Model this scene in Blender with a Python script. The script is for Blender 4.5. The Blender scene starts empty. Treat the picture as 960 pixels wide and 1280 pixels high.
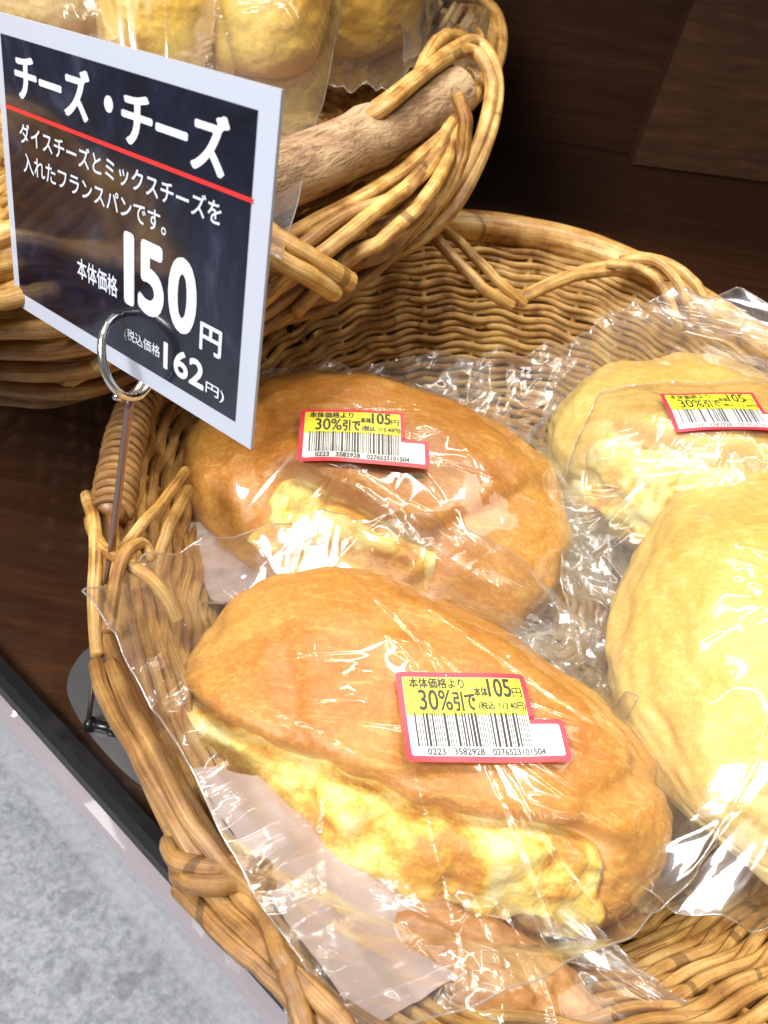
import bpy, math, random
import numpy as np
from mathutils import Vector, Matrix
from mathutils.bvhtree import BVHTree
C = bpy.context.scene.collection
S = bpy.context.scene
rng = np.random.default_rng(7); random.seed(7)

# ------------------------------------------------------------------ camera
F, IW, IH, CH = 1103., 960., 1280., .33        # focal length in photo pixels, photo size, lens height over the shelf
th, rho = math.radians(42), math.radians(10)
AZ = np.array([math.sin(rho)*math.cos(th), math.cos(rho)*math.cos(th), math.sin(th)])
AY = np.array([0, 0, -1.]); AY = AY-(AY@AZ)*AZ; AY /= np.linalg.norm(AY); AX = np.cross(AY, AZ)
CAM = np.array([0, 0, CH])
def ray(px, py):
    v = np.array([(px-IW/2)/F, -(py-IH/2)/F, -1.]); return np.array([AX@v, AY@v, AZ@v])
def at(px, py, z):                               # a place at height z
    d = ray(px, py); return CAM+(z-CH)/d[2]*d
def dp(px, py, t): return CAM+t*ray(px, py)      # a place t metres away
cam = bpy.data.objects.new('camera', bpy.data.cameras.new('camera')); C.objects.link(cam)
cam.matrix_world = Matrix(((AX[0], AX[1], AX[2], 0), (AY[0], AY[1], AY[2], 0), (AZ[0], AZ[1], AZ[2], CH), (0, 0, 0, 1)))
cam.data.sensor_fit = 'VERTICAL'; cam.data.sensor_height = 24; cam.data.lens = 24*F/IH
cam.data.clip_start = .005; cam.data.clip_end = 50
S.camera = cam
cam.data.dof.use_dof = True; cam.data.dof.focus_distance = .315; cam.data.dof.aperture_fstop = 17

# ------------------------------------------------------------------ light
w = bpy.data.worlds.new('World'); S.world = w; w.use_nodes = True
w.node_tree.nodes['Background'].inputs[0].default_value = (1, .93, .85, 1)
w.node_tree.nodes['Background'].inputs[1].default_value = .20
def lamp(name, loc, target, sx, sy, watts, col=(1, .95, .88), rz=0):
    l = bpy.data.lights.new(name, 'AREA'); l.shape = 'RECTANGLE'; l.size = sx; l.size_y = sy; l.energy = watts; l.color = col
    o = bpy.data.objects.new(name, l); C.objects.link(o); o.location = loc
    o.rotation_euler = (Vector(target)-Vector(loc)).to_track_quat('-Z', 'Y').to_euler(); o.rotation_euler.rotate_axis('Z', rz)
    return o
for x, y, L, wt in ((-.55, .35, 0, 6), (.12, .30, 0, 6), (-.2, 1.25, 1, 7), (.3, .85, 1, 6)):
    lamp('ceiling_tube_lamp', (x, y, 1.5), (.05, .3, 0), 1.2 if L else .035, .035 if L else 1.2, wt*.68)
lamp('ceiling_panel_lamp', (.75, .55, 1.45), (.05, .3, 0), .28, .7, 2.4); lamp('ceiling_panel_lamp', (-.35, .9, 1.5), (.05, .3, 0), .6, .22, 3.6)
lamp('ceiling_spot_lamp', (-.15, .85, 1.3), (.03, .25, 0), .05, .05, 6, (1, .9, .76))
lamp('ceiling_spot_lamp', (.5, .6, 1.3), (.05, .3, 0), .05, .05, 5, (1, .9, .76))
lamp('ceiling_spot_lamp', (.1, .45, 1.3), (.05, .3, 0), .04, .04, 4, (1, .9, .76))
lamp('floor_light', (-.7, -.6, 1.2), (-.7, .1, -.75), .6, .6, 52, (.96, .97, 1))
S.view_settings.view_transform = 'Standard'; S.view_settings.look = 'None'
S.view_settings.exposure = -0.12; S.view_settings.gamma = 1
S.cycles.transparent_max_bounces = 40; S.cycles.max_bounces = 10; S.cycles.transmission_bounces = 8
S.cycles.use_denoising = True
S.cycles.caustics_reflective = False

# ------------------------------------------------------------------ noise
_P = np.random.default_rng(3).permutation(4096).astype(np.int64)
_V = np.random.default_rng(4).random(4096)*2-1
def _h(i, j, k, s): return _V[(_P[(_P[(_P[(i+s*131) & 4095]+j) & 4095]+k) & 4095])]
def noise(p, sc=1., s=0):
    q = np.asarray(p, float)*sc+1000.37; i = np.floor(q).astype(np.int64); f = q-i; f = f*f*(3-2*f); r = 0
    for a in (0, 1):
        for b in (0, 1):
            for c in (0, 1):
                wt = (f[..., 0] if a else 1-f[..., 0])*(f[..., 1] if b else 1-f[..., 1])*(f[..., 2] if c else 1-f[..., 2])
                r = r+wt*_h(i[..., 0]+a, i[..., 1]+b, i[..., 2]+c, s)
    return r
def facet(u, v, sc, ang, s):                    # piecewise-flat noise: creased like crumpled film
    c, n = math.cos(ang), math.sin(ang); x = (u*c-v*n)*sc; y = (u*n+v*c)*sc*1.6
    x = x+.35*np.abs(((y*.7+s*.3) % 2)-1); k = (x+y)*.366; i = np.floor(x+k).astype(np.int64); j = np.floor(y+k).astype(np.int64)
    a = x+k-i; b = y+k-j; z = np.zeros_like(i)
    h0 = _h(i, j, z, s); h3 = _h(i+1, j+1, z, s); h1 = _h(i+1, j, z, s); h2 = _h(i, j+1, z, s)
    return np.where(a > b, h0+(h1-h0)*a+(h3-h1)*b, h0+(h2-h0)*b+(h3-h2)*a)
def sstep(a, b, x): t = np.clip((x-a)/(b-a), 0, 1); return t*t*(3-2*t)

# ------------------------------------------------------------------ materials
def mat(name, col=(.5, .5, .5), rough=.5, **kw):
    m = bpy.data.materials.new(name); m.use_nodes = True; b = m.node_tree.nodes['Principled BSDF']
    b.inputs['Base Color'].default_value = (*col, 1); b.inputs['Roughness'].default_value = rough
    for k, v in kw.items(): b.inputs[k.replace('_', ' ')].default_value = v
    return m
class NT:
    def __init__(s, m): s.t = m.node_tree; s.b = s.t.nodes.get('Principled BSDF')
    def n(s, ty, **kw):
        x = s.t.nodes.new(ty)
        for k, v in kw.items():
            if hasattr(x, k): setattr(x, k, v)
            else: x.inputs[k.replace('_', ' ')].default_value = v
        return x
    def l(s, a, b): s.t.links.new(a, b)
    def coord(s, kind='Object', scale=(1, 1, 1)):
        c = s.n('ShaderNodeTexCoord'); m = s.n('ShaderNodeMapping'); m.inputs['Scale'].default_value = scale; s.l(c.outputs[kind], m.inputs[0]); return m.outputs[0]
    def noise(s, vec, scale, detail=4, rough=.55, dist=0):
        x = s.n('ShaderNodeTexNoise', Scale=scale, Detail=detail, Roughness=rough, Distortion=dist); s.l(vec, x.inputs['Vector']); return x.outputs['Fac']
    def ramp(s, f, stops):
        r = s.n('ShaderNodeValToRGB'); e = r.color_ramp.elements
        while len(e) < len(stops): e.new(.5)
        for q, (p, c) in zip(e, stops): q.position = p; q.color = (*c, 1)
        s.l(f, r.inputs[0]); return r.outputs[0]
    def mix(s, f, a, b, mode='MIX'):
        x = s.n('ShaderNodeMix', data_type='RGBA', blend_type=mode)
        for v, k in ((f, 0), (a, 6), (b, 7)):
            if hasattr(v, 'is_output'): s.l(v, x.inputs[k])
            else: x.inputs[k].default_value = v if k == 0 else (*v, 1)
        return x.outputs[2]
    def math(s, op, a, b=0.):
        x = s.n('ShaderNodeMath', operation=op)
        for v, k in ((a, 0), (b, 1)):
            if hasattr(v, 'is_output'): s.l(v, x.inputs[k])
            else: x.inputs[k].default_value = v
        return x.outputs[0]
    def bump(s, h, dist, strength=1., normal=None):
        x = s.n('ShaderNodeBump', Strength=strength, Distance=dist); s.l(h, x.inputs['Height'])
        if normal: s.l(normal, x.inputs['Normal'])
        return x.outputs[0]
def cane(name, lo, mid, hi, streak=1.0):
    m = mat(name, rough=.42); g = NT(m); uv = g.coord('UV')
    mp = g.n('ShaderNodeMapping'); mp.inputs['Scale'].default_value = (26, 420, 1); g.l(uv, mp.inputs[0])
    f1 = g.noise(mp.outputs[0], 1, 5, .6)                           # long fibres
    ob = g.coord('Object'); f2 = g.noise(ob, 55, 4, .6); f3 = g.noise(ob, 14, 2)
    c = g.ramp(g.math('ADD', g.math('MULTIPLY', f1, .45), g.math('MULTIPLY', f2, .55)), [(.38, lo), (.5, mid), (.62, hi)])
    c = g.mix(g.ramp(f3, [(.3, (0, 0, 0)), (.75, (.55*streak,)*3)]), c, lo)
    mp2 = g.n('ShaderNodeMapping'); mp2.inputs['Scale'].default_value = (16, 900, 1); g.l(uv, mp2.inputs[0])
    f4 = g.noise(mp2.outputs[0], 1, 4, .7)
    c = g.mix(g.ramp(f4, [(.52, (0, 0, 0)), (.68, (.7*streak,)*3)]), c, tuple(x*.42 for x in lo))
    sepx = g.n('ShaderNodeSeparateXYZ'); g.l(uv, sepx.inputs[0])      # nodes of the cane: dark rings
    ring = g.math('FRACT', g.math('ADD', g.math('MULTIPLY', sepx.outputs[0], 5.), g.math('MULTIPLY', f3, .6)))
    c = g.mix(g.math('MULTIPLY', g.math('LESS_THAN', ring, .018), .6), c, tuple(x*.3 for x in lo))
    sp = g.noise(ob, 620, 2, .6); c = g.mix(g.ramp(sp, [(.62, (0, 0, 0)), (.74, (.5*streak,)*3)]), c, tuple(x*.35 for x in lo))
    g.l(c, g.b.inputs['Base Color']); g.l(g.bump(f4, .0012, .5, g.bump(f2, .001, .35)), g.b.inputs['Normal'])
    return m
M = {}
M['cane'] = cane('pale_cane', (.22, .085, .018), (.60, .34, .085), (.84, .60, .23))
M['cane_dark'] = cane('brown_cane', (.20, .075, .018), (.38, .165, .04), (.55, .29, .09))
M['cane_old'] = cane('olive_cane', (.15, .065, .018), (.36, .18, .05), (.56, .33, .11))
def bark():
    m = mat('dry_bark', rough=.8); g = NT(m); uv = g.coord('UV', (18, 160, 1)); uv2 = g.coord('UV', (50, 500, 1))
    f = g.noise(uv, 1, 6, .7, .6); f2 = g.noise(uv2, 1, 5, .7, 1.5)
    mp = g.coord('UV', (60, 1500, 1)); f3 = g.noise(mp, 1, 4, .65)
    c = g.ramp(f, [(.33, (.13, .065, .03)), (.5, (.34, .205, .105)), (.66, (.52, .36, .20))])
    c = g.mix(g.ramp(f2, [(.36, (.85,)*3), (.47, (0,)*3)]), c, (.12, .055, .025))
    c = g.mix(g.ramp(f3, [(.52, (0,)*3), (.66, (.6,)*3)]), c, (.54, .39, .22))
    g.l(c, g.b.inputs['Base Color']); g.l(g.bump(f2, .0025, .8, g.bump(f3, .001, .6)), g.b.inputs['Normal']); return m
M['bark'] = bark()
def crust(name, dark, mid, pale, crumb, cut=(.38, .62)):
    m = mat(name, rough=.42, Subsurface_Weight=.12, Subsurface_Scale=.004, Specular_IOR_Level=.45); m.node_tree.nodes['Principled BSDF'].inputs['Subsurface Radius'].default_value = (1, .6, .25)
    g = NT(m); ob = g.coord('Object'); at_ = g.n('ShaderNodeAttribute', attribute_name='bake'); gs = g.n('ShaderNodeAttribute', attribute_name='gash')
    f = g.noise(ob, 22, 5, .6, .4); f2 = g.noise(ob, 160, 4, .6); f3 = g.noise(ob, 900, 3, .6)
    t = g.math('ADD', g.math('MULTIPLY', g.math('SUBTRACT', f, .5), .95), at_.outputs['Fac']); t = g.math('ADD', t, g.math('MULTIPLY', g.math('SUBTRACT', f2, .5), .22))
    c = g.ramp(t, [(cut[0]-.25, pale), (sum(cut)/2-.08, mid), (cut[1]+.25, dark)])
    fa = g.noise(ob, 420, 5, .7); fb = g.noise(g.coord('Object', (60, 260, 260)), 1, 4, .65, .8)
    c = g.mix(g.ramp(fa, [(.40, (.24,)*3), (.54, (0,)*3)]), c, tuple(x*.72 for x in dark)); c = g.mix(g.ramp(fa, [(.52, (0,)*3), (.72, (.30,)*3)]), c, pale)
    c = g.mix(g.ramp(fb, [(.54, (0,)*3), (.70, (.35,)*3)]), c, pale)
    c = g.mix(gs.outputs['Fac'], c, g.ramp(g.noise(ob, 90, 4), [(.35, crumb), (.7, tuple(x*.7 for x in crumb))]))
    g.l(c, g.b.inputs['Base Color']); g.l(g.bump(f3, .0004, .45, g.bump(fa, .0006, .3, g.bump(f2, .0010, .35))), g.b.inputs['Normal']); return m
M['crust'] = crust('golden_crust', (.47, .17, .022), (.66, .335, .062), (.80, .56, .17), (.84, .66, .28))
M['crust_pale'] = crust('pale_crust', (.66, .39, .08), (.72, .52, .17), (.80, .66, .33), (.8, .6, .25))
M['crust_yellow'] = crust('yellow_crust', (.66, .32, .03), (.80, .50, .06), (.84, .62, .13), (.9, .8, .4))
M['crust_dark'] = crust('brown_crust', (.42, .18, .05), (.56, .30, .095), (.70, .45, .18), (.6, .4, .15))
def cheese():
    m = mat('melted_cheese', rough=.45, Subsurface_Weight=.25, Subsurface_Scale=.006, Specular_IOR_Level=.5); m.node_tree.nodes['Principled BSDF'].inputs['Subsurface Radius'].default_value = (1, .8, .3)
    g = NT(m); ob = g.coord('Object'); f = g.noise(ob, 34, 4, .55, .5); f2 = g.noise(ob, 150, 3)
    c = g.ramp(g.math('ADD', g.math('MULTIPLY', f, .6), g.math('MULTIPLY', f2, .4)), [(.40, (.82, .72, .33)), (.49, (.82, .62, .15)), (.55, (.74, .42, .06)), (.62, (.56, .25, .04))])
    g.l(c, g.b.inputs['Base Color']); f3 = g.noise(ob, 420, 4, .6); vo = g.n('ShaderNodeTexVoronoi', Scale=110.); g.l(ob, vo.inputs['Vector']); g.l(g.bump(f3, .0008, .6, g.bump(vo.outputs['Distance'], .0016, .35, g.bump(f2, .002, .7))), g.b.inputs['Normal']); return m
M['cheese'] = cheese()
def film(name, haze=.005, tint=(.995, .995, .995), boost=1.25, bumpy=.5):
    m = bpy.data.materials.new(name); m.use_nodes = True; t = m.node_tree; t.nodes.remove(t.nodes['Principled BSDF']); g = NT(m)
    out = t.nodes['Material Output']; tr = g.n('ShaderNodeBsdfTransparent', Color=(*tint, 1)); gl = g.n('ShaderNodeBsdfGlossy', Color=(1, 1, 1, 1), Roughness=.045)
    g2 = g.n('ShaderNodeBsdfGlossy', Color=(1, 1, 1, 1), Roughness=.24); gm = g.n('ShaderNodeMixShader', Fac=.15); g.l(gl.outputs[0], gm.inputs[1]); g.l(g2.outputs[0], gm.inputs[2])
    df = g.n('ShaderNodeBsdfDiffuse', Color=(.85, .84, .83, 1)); ts = g.n('ShaderNodeBsdfTranslucent', Color=(.85, .84, .83, 1)); ad = g.n('ShaderNodeMixShader', Fac=.5); g.l(df.outputs[0], ad.inputs[1]); g.l(ts.outputs[0], ad.inputs[2])
    nb = None; sa = g.n('ShaderNodeAttribute', attribute_name='slack'); sl = g.math('ADD', g.math('MULTIPLY', sa.outputs['Fac'], .6), .0)
    if bumpy:
        for sc_, rot, seed_ in (((1, 5, 1), .5, 3.1), ((1, 6, 1), 2.1, 8.7)):      # sparse long crease lines
            mp = g.n('ShaderNodeMapping'); mp.inputs['Rotation'].default_value = (0, 0, rot); mp.inputs['Location'].default_value = (seed_, seed_, 0); tc = g.n('ShaderNodeTexCoord'); g.l(tc.outputs['UV'], mp.inputs[0])
            m_ = g.n('ShaderNodeMapping'); m_.inputs['Scale'].default_value = sc_; g.l(mp.outputs[0], m_.inputs[0]); f = g.noise(m_.outputs[0], 1.6, 2, .5, .8)
            r = g.math('MULTIPLY', g.math('ABSOLUTE', g.math('SUBTRACT', f, .5)), 9); r = g.math('SUBTRACT', 1, g.math('MINIMUM', r, 1))
            k = g.math('MULTIPLY', g.ramp(g.noise(mp.outputs[0], 2.2, 2), [(.46, (0,)*3), (.6, (1,)*3)]), sl); nb = g.bump(g.math('MULTIPLY', r, k), .0022, bumpy, nb)
    lw = g.n('ShaderNodeLayerWeight', Blend=.5)
    if nb: g.l(nb, lw.inputs['Normal']); g.l(nb, gl.inputs['Normal'])
    fr = g.math('ADD', g.math('MULTIPLY', g.math('POWER', lw.outputs['Facing'], 3.5), .8), .052)
    m1 = g.n('ShaderNodeMixShader'); g.l(g.math('ADD', g.math('MULTIPLY', sa.outputs['Fac'], .026 if bumpy > .15 else 0.), haze), m1.inputs[0]); g.l(g.math('ADD', g.math('MULTIPLY', sa.outputs['Fac'], .28), .14), gm.inputs[0]); g.l(tr.outputs[0], m1.inputs[1]); g.l(ad.outputs[0], m1.inputs[2])
    m2 = g.n('ShaderNodeMixShader'); g.l(g.math('MINIMUM', g.math('MULTIPLY', fr, boost), .9), m2.inputs[0]); g.l(m1.outputs[0], m2.inputs[1]); g.l(gm.outputs[0], m2.inputs[2])
    g.l(m2.outputs[0], out.inputs[0]); return m
M['film'] = film('clear_film', boost=1.25, bumpy=.22); M['seam'] = film('film_seam', .25, (.9, .9, .9), 2.2, .1)
M['acrylic'] = film('clear_acrylic', .13, (.93, .93, .95), 1.0, .0)
M['red'] = mat('sticker_red', (.78, .03, .055), .4); M['yellow'] = mat('sticker_yellow', (.86, .80, .03), .4); M['white'] = mat('sticker_white', (.82, .82, .80), .4)
M['ink'] = mat('black_ink', (.02, .02, .02), .45)
M['card_white'] = mat('card_white', (.44, .465, .53), .22); M['lettering'] = mat('white_lettering', (.62, .64, .69), .25); M['card_red'] = mat('red_rule', (.70, .03, .03), .25)
def navy():
    m = mat('card_navy', (.012, .016, .034), .12, Coat_Weight=.5, Coat_Roughness=.05); g = NT(m); ob = g.coord('Object'); f = g.noise(ob, 18, 6, .65, 2.5)
    g.l(g.ramp(f, [(.42, (.004, .005, .011)), (.58, (.008, .011, .026)), (.70, (.03, .036, .06))]), g.b.inputs['Base Color'])
    g.l(g.bump(g.noise(ob, 9, 2), .004, .25), g.b.inputs['Normal']); return m
M['card_navy'] = navy()
M['steel'] = mat('brushed_steel', (.62, .6, .58), .24, Metallic=1.0); M['pin'] = mat('copper_grey_pin', (.30, .20, .17), .3, Metallic=.9)
M['dark_metal'] = mat('black_metal', (.03, .03, .032), .25, Metallic=.6)
M['paper'] = mat('pinkish_paper', (.40, .33, .33), .6); M['liner'] = mat('white_liner_paper', (.52, .43, .42), .55)
def wood():
    m = mat('dark_walnut_laminate', rough=.33, Specular_IOR_Level=.35); g = NT(m); ob = g.coord('Object', (3, 40, 40)); f = g.noise(ob, 3, 6, .65, .3); fb = g.noise(g.coord('Object', (6, 260, 260)), 3, 3, .6)
    c = g.ramp(f, [(.25, (.024, .009, .0045)), (.55, (.042, .016, .007)), (.8, (.072, .029, .012))]); c = g.mix(g.ramp(fb, [(.5, (0,)*3), (.7, (.22,)*3)]), c, (.075, .032, .013))
    g.l(c, g.b.inputs['Base Color']); g.l(g.bump(fb, .0004, .4), g.b.inputs['Normal']); return m
M['wood'] = wood()
def terrazzo():
    m = mat('speckled_stone_floor', rough=.45); g = NT(m); ob = g.coord('Object')
    f = g.noise(ob, 120, 5, .7); v = g.n('ShaderNodeTexVoronoi', Scale=85.); g.l(ob, v.inputs['Vector']); v2 = g.n('ShaderNodeTexVoronoi', Scale=38.); g.l(ob, v2.inputs['Vector'])
    sc = g.n('ShaderNodeSeparateColor'); g.l(v.outputs['Color'], sc.inputs[0]); sc2 = g.n('ShaderNodeSeparateColor'); g.l(v2.outputs['Color'], sc2.inputs[0])
    c = g.ramp(f, [(.36, (.36, .375, .40)), (.5, (.50, .515, .54)), (.62, (.64, .655, .67))])
    c = g.mix(g.math('MULTIPLY', g.math('GREATER_THAN', sc.outputs[0], .8), .3), c, (.66, .68, .7)); c = g.mix(g.math('MULTIPLY', g.math('GREATER_THAN', sc2.outputs[1], .93), .35), c, (.2, .2, .21))
    d = g.noise(ob, 130, 4, .7); c = g.mix(g.ramp(d, [(.63, (0,)*3), (.72, (.7,)*3)]), c, (.13, .13, .14))
    d2 = g.noise(ob, 7, 2); c = g.mix(g.ramp(d2, [(.4, (0,)*3), (.8, (.35,)*3)]), c, (.3, .31, .34))
    g.l(c, g.b.inputs['Base Color']); return m
M['floor'] = terrazzo()

# ------------------------------------------------------------------ mesh helpers
class MB:
    def __init__(s): s.v, s.f, s.uv, s.n = [], [], [], 0
    def add(s, v, f, uv=None):
        v = np.asarray(v, float); f = np.asarray(f, np.int64); s.v.append(v); s.f.append(f+s.n); s.n += len(v)
        s.uv.append(np.asarray(uv, float) if uv is not None else np.zeros((f.size, 2)))
    def tube(s, pts, r, sides=8, closed=False, u0=None, caps=True):
        p = np.asarray(pts, float); n = len(p); r = np.broadcast_to(np.asarray(r, float), (n,))
        t = (np.roll(p, -1, 0)-np.roll(p, 1, 0)) if closed else np.gradient(p, axis=0); t /= np.linalg.norm(t, axis=1)[:, None]+1e-12
        N = np.zeros_like(p); a = np.array([0, 0, 1.]) if abs(t[0, 2]) < .9 else np.array([1., 0, 0]); a = a-(a@t[0])*t[0]; N[0] = a/np.linalg.norm(a)
        for i in range(1, n): a = N[i-1]-(N[i-1]@t[i])*t[i]; N[i] = a/(np.linalg.norm(a)+1e-12)
        B = np.cross(t, N); an = np.linspace(0, 2*math.pi, sides, endpoint=False)
        if closed:                                                   # spread the frame's closing twist
            a = N[-1]-(N[-1]@t[0])*t[0]; tw = math.atan2(a@B[0], a@N[0]); ph = -tw*np.arange(n)/n
        else: ph = np.zeros(n)
        aa = an[None]+ph[:, None]
        v = p[:, None]+r[:, None, None]*(np.cos(aa)[..., None]*N[:, None]+np.sin(aa)[..., None]*B[:, None]); m = n if closed else n-1
        i = np.arange(m)[:, None]; j = np.arange(sides)[None]; i2 = (i+1) % n; j2 = (j+1) % sides
        f = np.stack([i*sides+j, i*sides+j2, i2*sides+j2, i2*sides+j], -1).reshape(-1, 4)
        L = np.concatenate([[0], np.cumsum(np.linalg.norm(np.diff(p, axis=0), axis=1))]); L = np.append(L, L[-1]+(np.linalg.norm(p[0]-p[-1]) if closed else 0))
        L = L+(rng.random()*9 if u0 is None else u0); z = rng.random()*5
        I = np.broadcast_to(i, (m, sides)); J = np.broadcast_to(j, (m, sides)); circ = .03
        uv = np.stack([np.stack([L[I], J/sides*circ+z], -1), np.stack([L[I], (J+1)/sides*circ+z], -1), np.stack([L[I+1], (J+1)/sides*circ+z], -1), np.stack([L[I+1], J/sides*circ+z], -1)], 2)
        s.add(v.reshape(-1, 3), f, uv.reshape(-1, 2))
        if caps and not closed:
            for k, q in ((0, 0), (n-1, n-1)):
                b = s.n-n*sides; s.v.append(p[k:k+1]-(t[k]*r[k]*.4 if k == 0 else -t[k]*r[k]*.4)); c = s.n; s.n += 1
                if k == 0: base = b; s_first = b
                ring = (s_first+k*sides)+np.arange(sides)
                tri = np.stack([ring, np.roll(ring, -1), np.full(sides, c), np.full(sides, c)], 1) if k else np.stack([np.roll(ring, -1), ring, np.full(sides, c), np.full(sides, c)], 1)
                s.f.append(tri); s.uv.append(np.tile([[L[k], z]], (sides*4, 1)))
    def box(s, lo, hi):
        lo, hi = np.array(lo, float), np.array(hi, float); v = np.array([[x, y, z] for x in (lo[0], hi[0]) for y in (lo[1], hi[1]) for z in (lo[2], hi[2])])
        s.add(v, [[0, 1, 3, 2], [4, 6, 7, 5], [0, 4, 5, 1], [2, 3, 7, 6], [0, 2, 6, 4], [1, 5, 7, 3]])
    def hexa(s, bot, top): s.add(np.vstack([bot, top]), [[3, 2, 1, 0], [4, 5, 6, 7], [0, 1, 5, 4], [1, 2, 6, 5], [2, 3, 7, 6], [3, 0, 4, 7]])
    def grid(s, P, UV=None, flip=False):
        n, m, _ = P.shape; i, j = np.meshgrid(np.arange(n-1), np.arange(m-1), indexing='ij'); q = np.stack([i*m+j, (i+1)*m+j, (i+1)*m+j+1, i*m+j+1], -1).reshape(-1, 4)
        if flip: q = q[:, ::-1]
        s.add(P.reshape(-1, 3), q, UV.reshape(-1, 2)[q.reshape(-1)] if UV is not None else None)
    def build(s, name, material, parent=None, smooth=True, origin=None):
        v = np.concatenate(s.v)
        if parent is not None: v = v-np.array(parent.matrix_basis.translation if parent.parent is None else parent['org'])
        me = bpy.data.meshes.new(name); F_ = np.concatenate(s.f)
        fl = []
        for a in F_.tolist(): fl.append(a if a[2] != a[3] else a[:3])
        me.from_pydata(v.tolist(), [], fl); uv = np.concatenate(s.uv)
        if uv.any():
            keep = np.ones(len(uv), bool); tri = np.where(F_[:, 2] == F_[:, 3])[0]; keep[tri*4+3] = False
            l = me.uv_layers.new(name='UVMap'); l.data.foreach_set('uv', uv[keep].astype(np.float32).ravel())
        if smooth: me.polygons.foreach_set('use_smooth', [True]*len(me.polygons))
        me.materials.append(material); o = bpy.data.objects.new(name, me); C.objects.link(o)
        if parent is not None:
            o.parent = parent; o['org'] = list(parent.matrix_basis.translation) if parent.parent is None else list(parent['org'])
        return o
def tag(o, label, cat, group=None, kind=None):
    if label: o['label'] = label
    if cat: o['category'] = cat
    if group: o['group'] = group
    if kind: o['kind'] = kind
    return o
def thing(name, loc, label, cat, group=None):
    o = bpy.data.objects.new(name, None); C.objects.link(o); o.location = Vector(loc); o.empty_display_size = .02; return tag(o, label, cat, group)
def spline(ctrl, n, closed=False):
    c = np.asarray(ctrl, float); k = len(c)
    if closed: g = lambda i: c[i % k]; segs = k
    else: g = lambda i: c[min(max(i, 0), k-1)]; segs = k-1
    T = np.linspace(0, segs, n, endpoint=not closed); i = np.minimum(T.astype(int), segs-1 if not closed else segs); t = (T-i)[:, None]
    p0, p1, p2, p3 = (np.array([g(a+d) for a in i]) for d in (-1, 0, 1, 2))
    return .5*(2*p1+(p2-p0)*t+(2*p0-5*p1+4*p2-p3)*t**2+(3*p1-p0-3*p2+p3)*t**3)
def even(p, n, closed=True):
    q = np.vstack([p, p[:1]]) if closed else p; L = np.concatenate([[0], np.cumsum(np.linalg.norm(np.diff(q, axis=0), axis=1))]); t = np.linspace(0, L[-1], n, endpoint=not closed)
    return np.stack([np.interp(t, L, q[:, k]) for k in range(q.shape[1])], 1)

# ------------------------------------------------------------------ setting
E0, E1 = at(0, 815, 0), at(250, 1085, 0); ed = (E1-E0)/np.linalg.norm(E1-E0); en = np.array([ed[1], -ed[0], 0])   # shelf edge direction, outward normal
if en[1] > 0: en = -en
def edge(s, out=0, z=0): return E0+ed*s+en*out+np.array([0, 0, z])
m = MB(); m.hexa([edge(-1.2, 0, -.03), edge(1.6, 0, -.03), edge(1.6, -1.6, -.03), edge(-1.2, -1.6, -.03)], [edge(-1.2, 0, 0), edge(1.6, 0, 0), edge(1.6, -1.6, 0), edge(-1.2, -1.6, 0)])
o = m.build('shelf_board', M['wood'], smooth=False); tag(o, 'dark walnut shelf board the two wicker baskets stand on', 'shelf')
m = MB(); m.add([[-6, -6, -.72], [6, -6, -.72], [6, 6, -.72], [-6, 6, -.72]], [[0, 1, 2, 3]]); o = m.build('floor', M['floor'], smooth=False); o['kind'] = 'structure'
# back panel of the display and a lighter side board
m = MB(); m.box((-1.3, 1.02, .001), (1.6, 1.04, .75)); o = m.build('back_panel', M['wood'], smooth=False); tag(o, 'dark wooden back panel closing the shelf behind the baskets', 'panel')
b0 = at(790, 205, .002); m = MB(); m.hexa([b0, b0+[.5, .06, 0], b0+[.5, .09, 0], b0+[0, .03, 0]], [b0+[.03, .0, .5], b0+[.53, .06, .5], b0+[.53, .09, .5], b0+[.03, .03, .5]])
M['wood_pale'] = wood(); M['wood_pale'].name = 'lighter_walnut_laminate'
for nd in M['wood_pale'].node_tree.nodes:
    if nd.type == 'VALTORGB' and len(nd.color_ramp.elements) == 3:
        for e in nd.color_ramp.elements: e.color = (min(1, e.color[0]*1.9), min(1, e.color[1]*2.2), min(1, e.color[2]*2.5), 1)
o = m.build('side_board', M['wood_pale'], smooth=False); tag(o, 'lighter brown wooden board standing upright behind the front basket', 'board')
m = MB(); m.box((-1.3, .68, .40), (1.6, 1.019, .43)); o = m.build('unseen_shade_shelf', M['wood'], smooth=False); tag(o, 'unseen dark shelf board above the baskets, added to shade the back of the display', 'shelf')  # unseen board, placed to keep the ceiling light off the back
m = MB(); m.hexa(*[[[x, y, z] for x, y in ((-.62, .44), (-.07, .44), (-.07, .98), (-.62, .98))] for z in (.001, .083)]); o = m.build('display_riser', M['wood'], smooth=False); tag(o, 'low dark wooden riser under the rear basket', 'riser')
# price rail along the shelf edge
rail = thing('price_rail', edge(.1, .006, 0), 'black strip with clear plastic price channel along the shelf edge above the grey floor', 'shelf edge strip')
m = MB(); pr = [(.001, -.004), (.001, .004), (.003, .007), (.008, .0075), (.011, .005), (.012, 0), (.009, -.004)]
def extr(m, pr, s0, s1, closed=True):
    k = len(pr); P = np.array([[edge(s, a, b) for a, b in pr] for s in (s0, s1)]); i = np.arange(k if closed else k-1); j = (i+1) % k
    m.add(P.reshape(-1, 3), np.stack([i, j, j+k, i+k], 1)); 
    if closed: m.add(P[0], [[0, 1, 2, 3], [0, 3, 4, 5]]) if k >= 6 else None
extr(m, pr, -.25, .9); m.build('strip', M['dark_metal'], rail, smooth=False)
m = MB(); extr(m, [(.0125, .003), (.017, -.003), (.022, -.019), (.024, -.021), (.0255, -.0195), (.020, -.003), (.0165, .003)], -.25, .9); m.build('clear_channel', M['acrylic'], rail, smooth=False)
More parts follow.
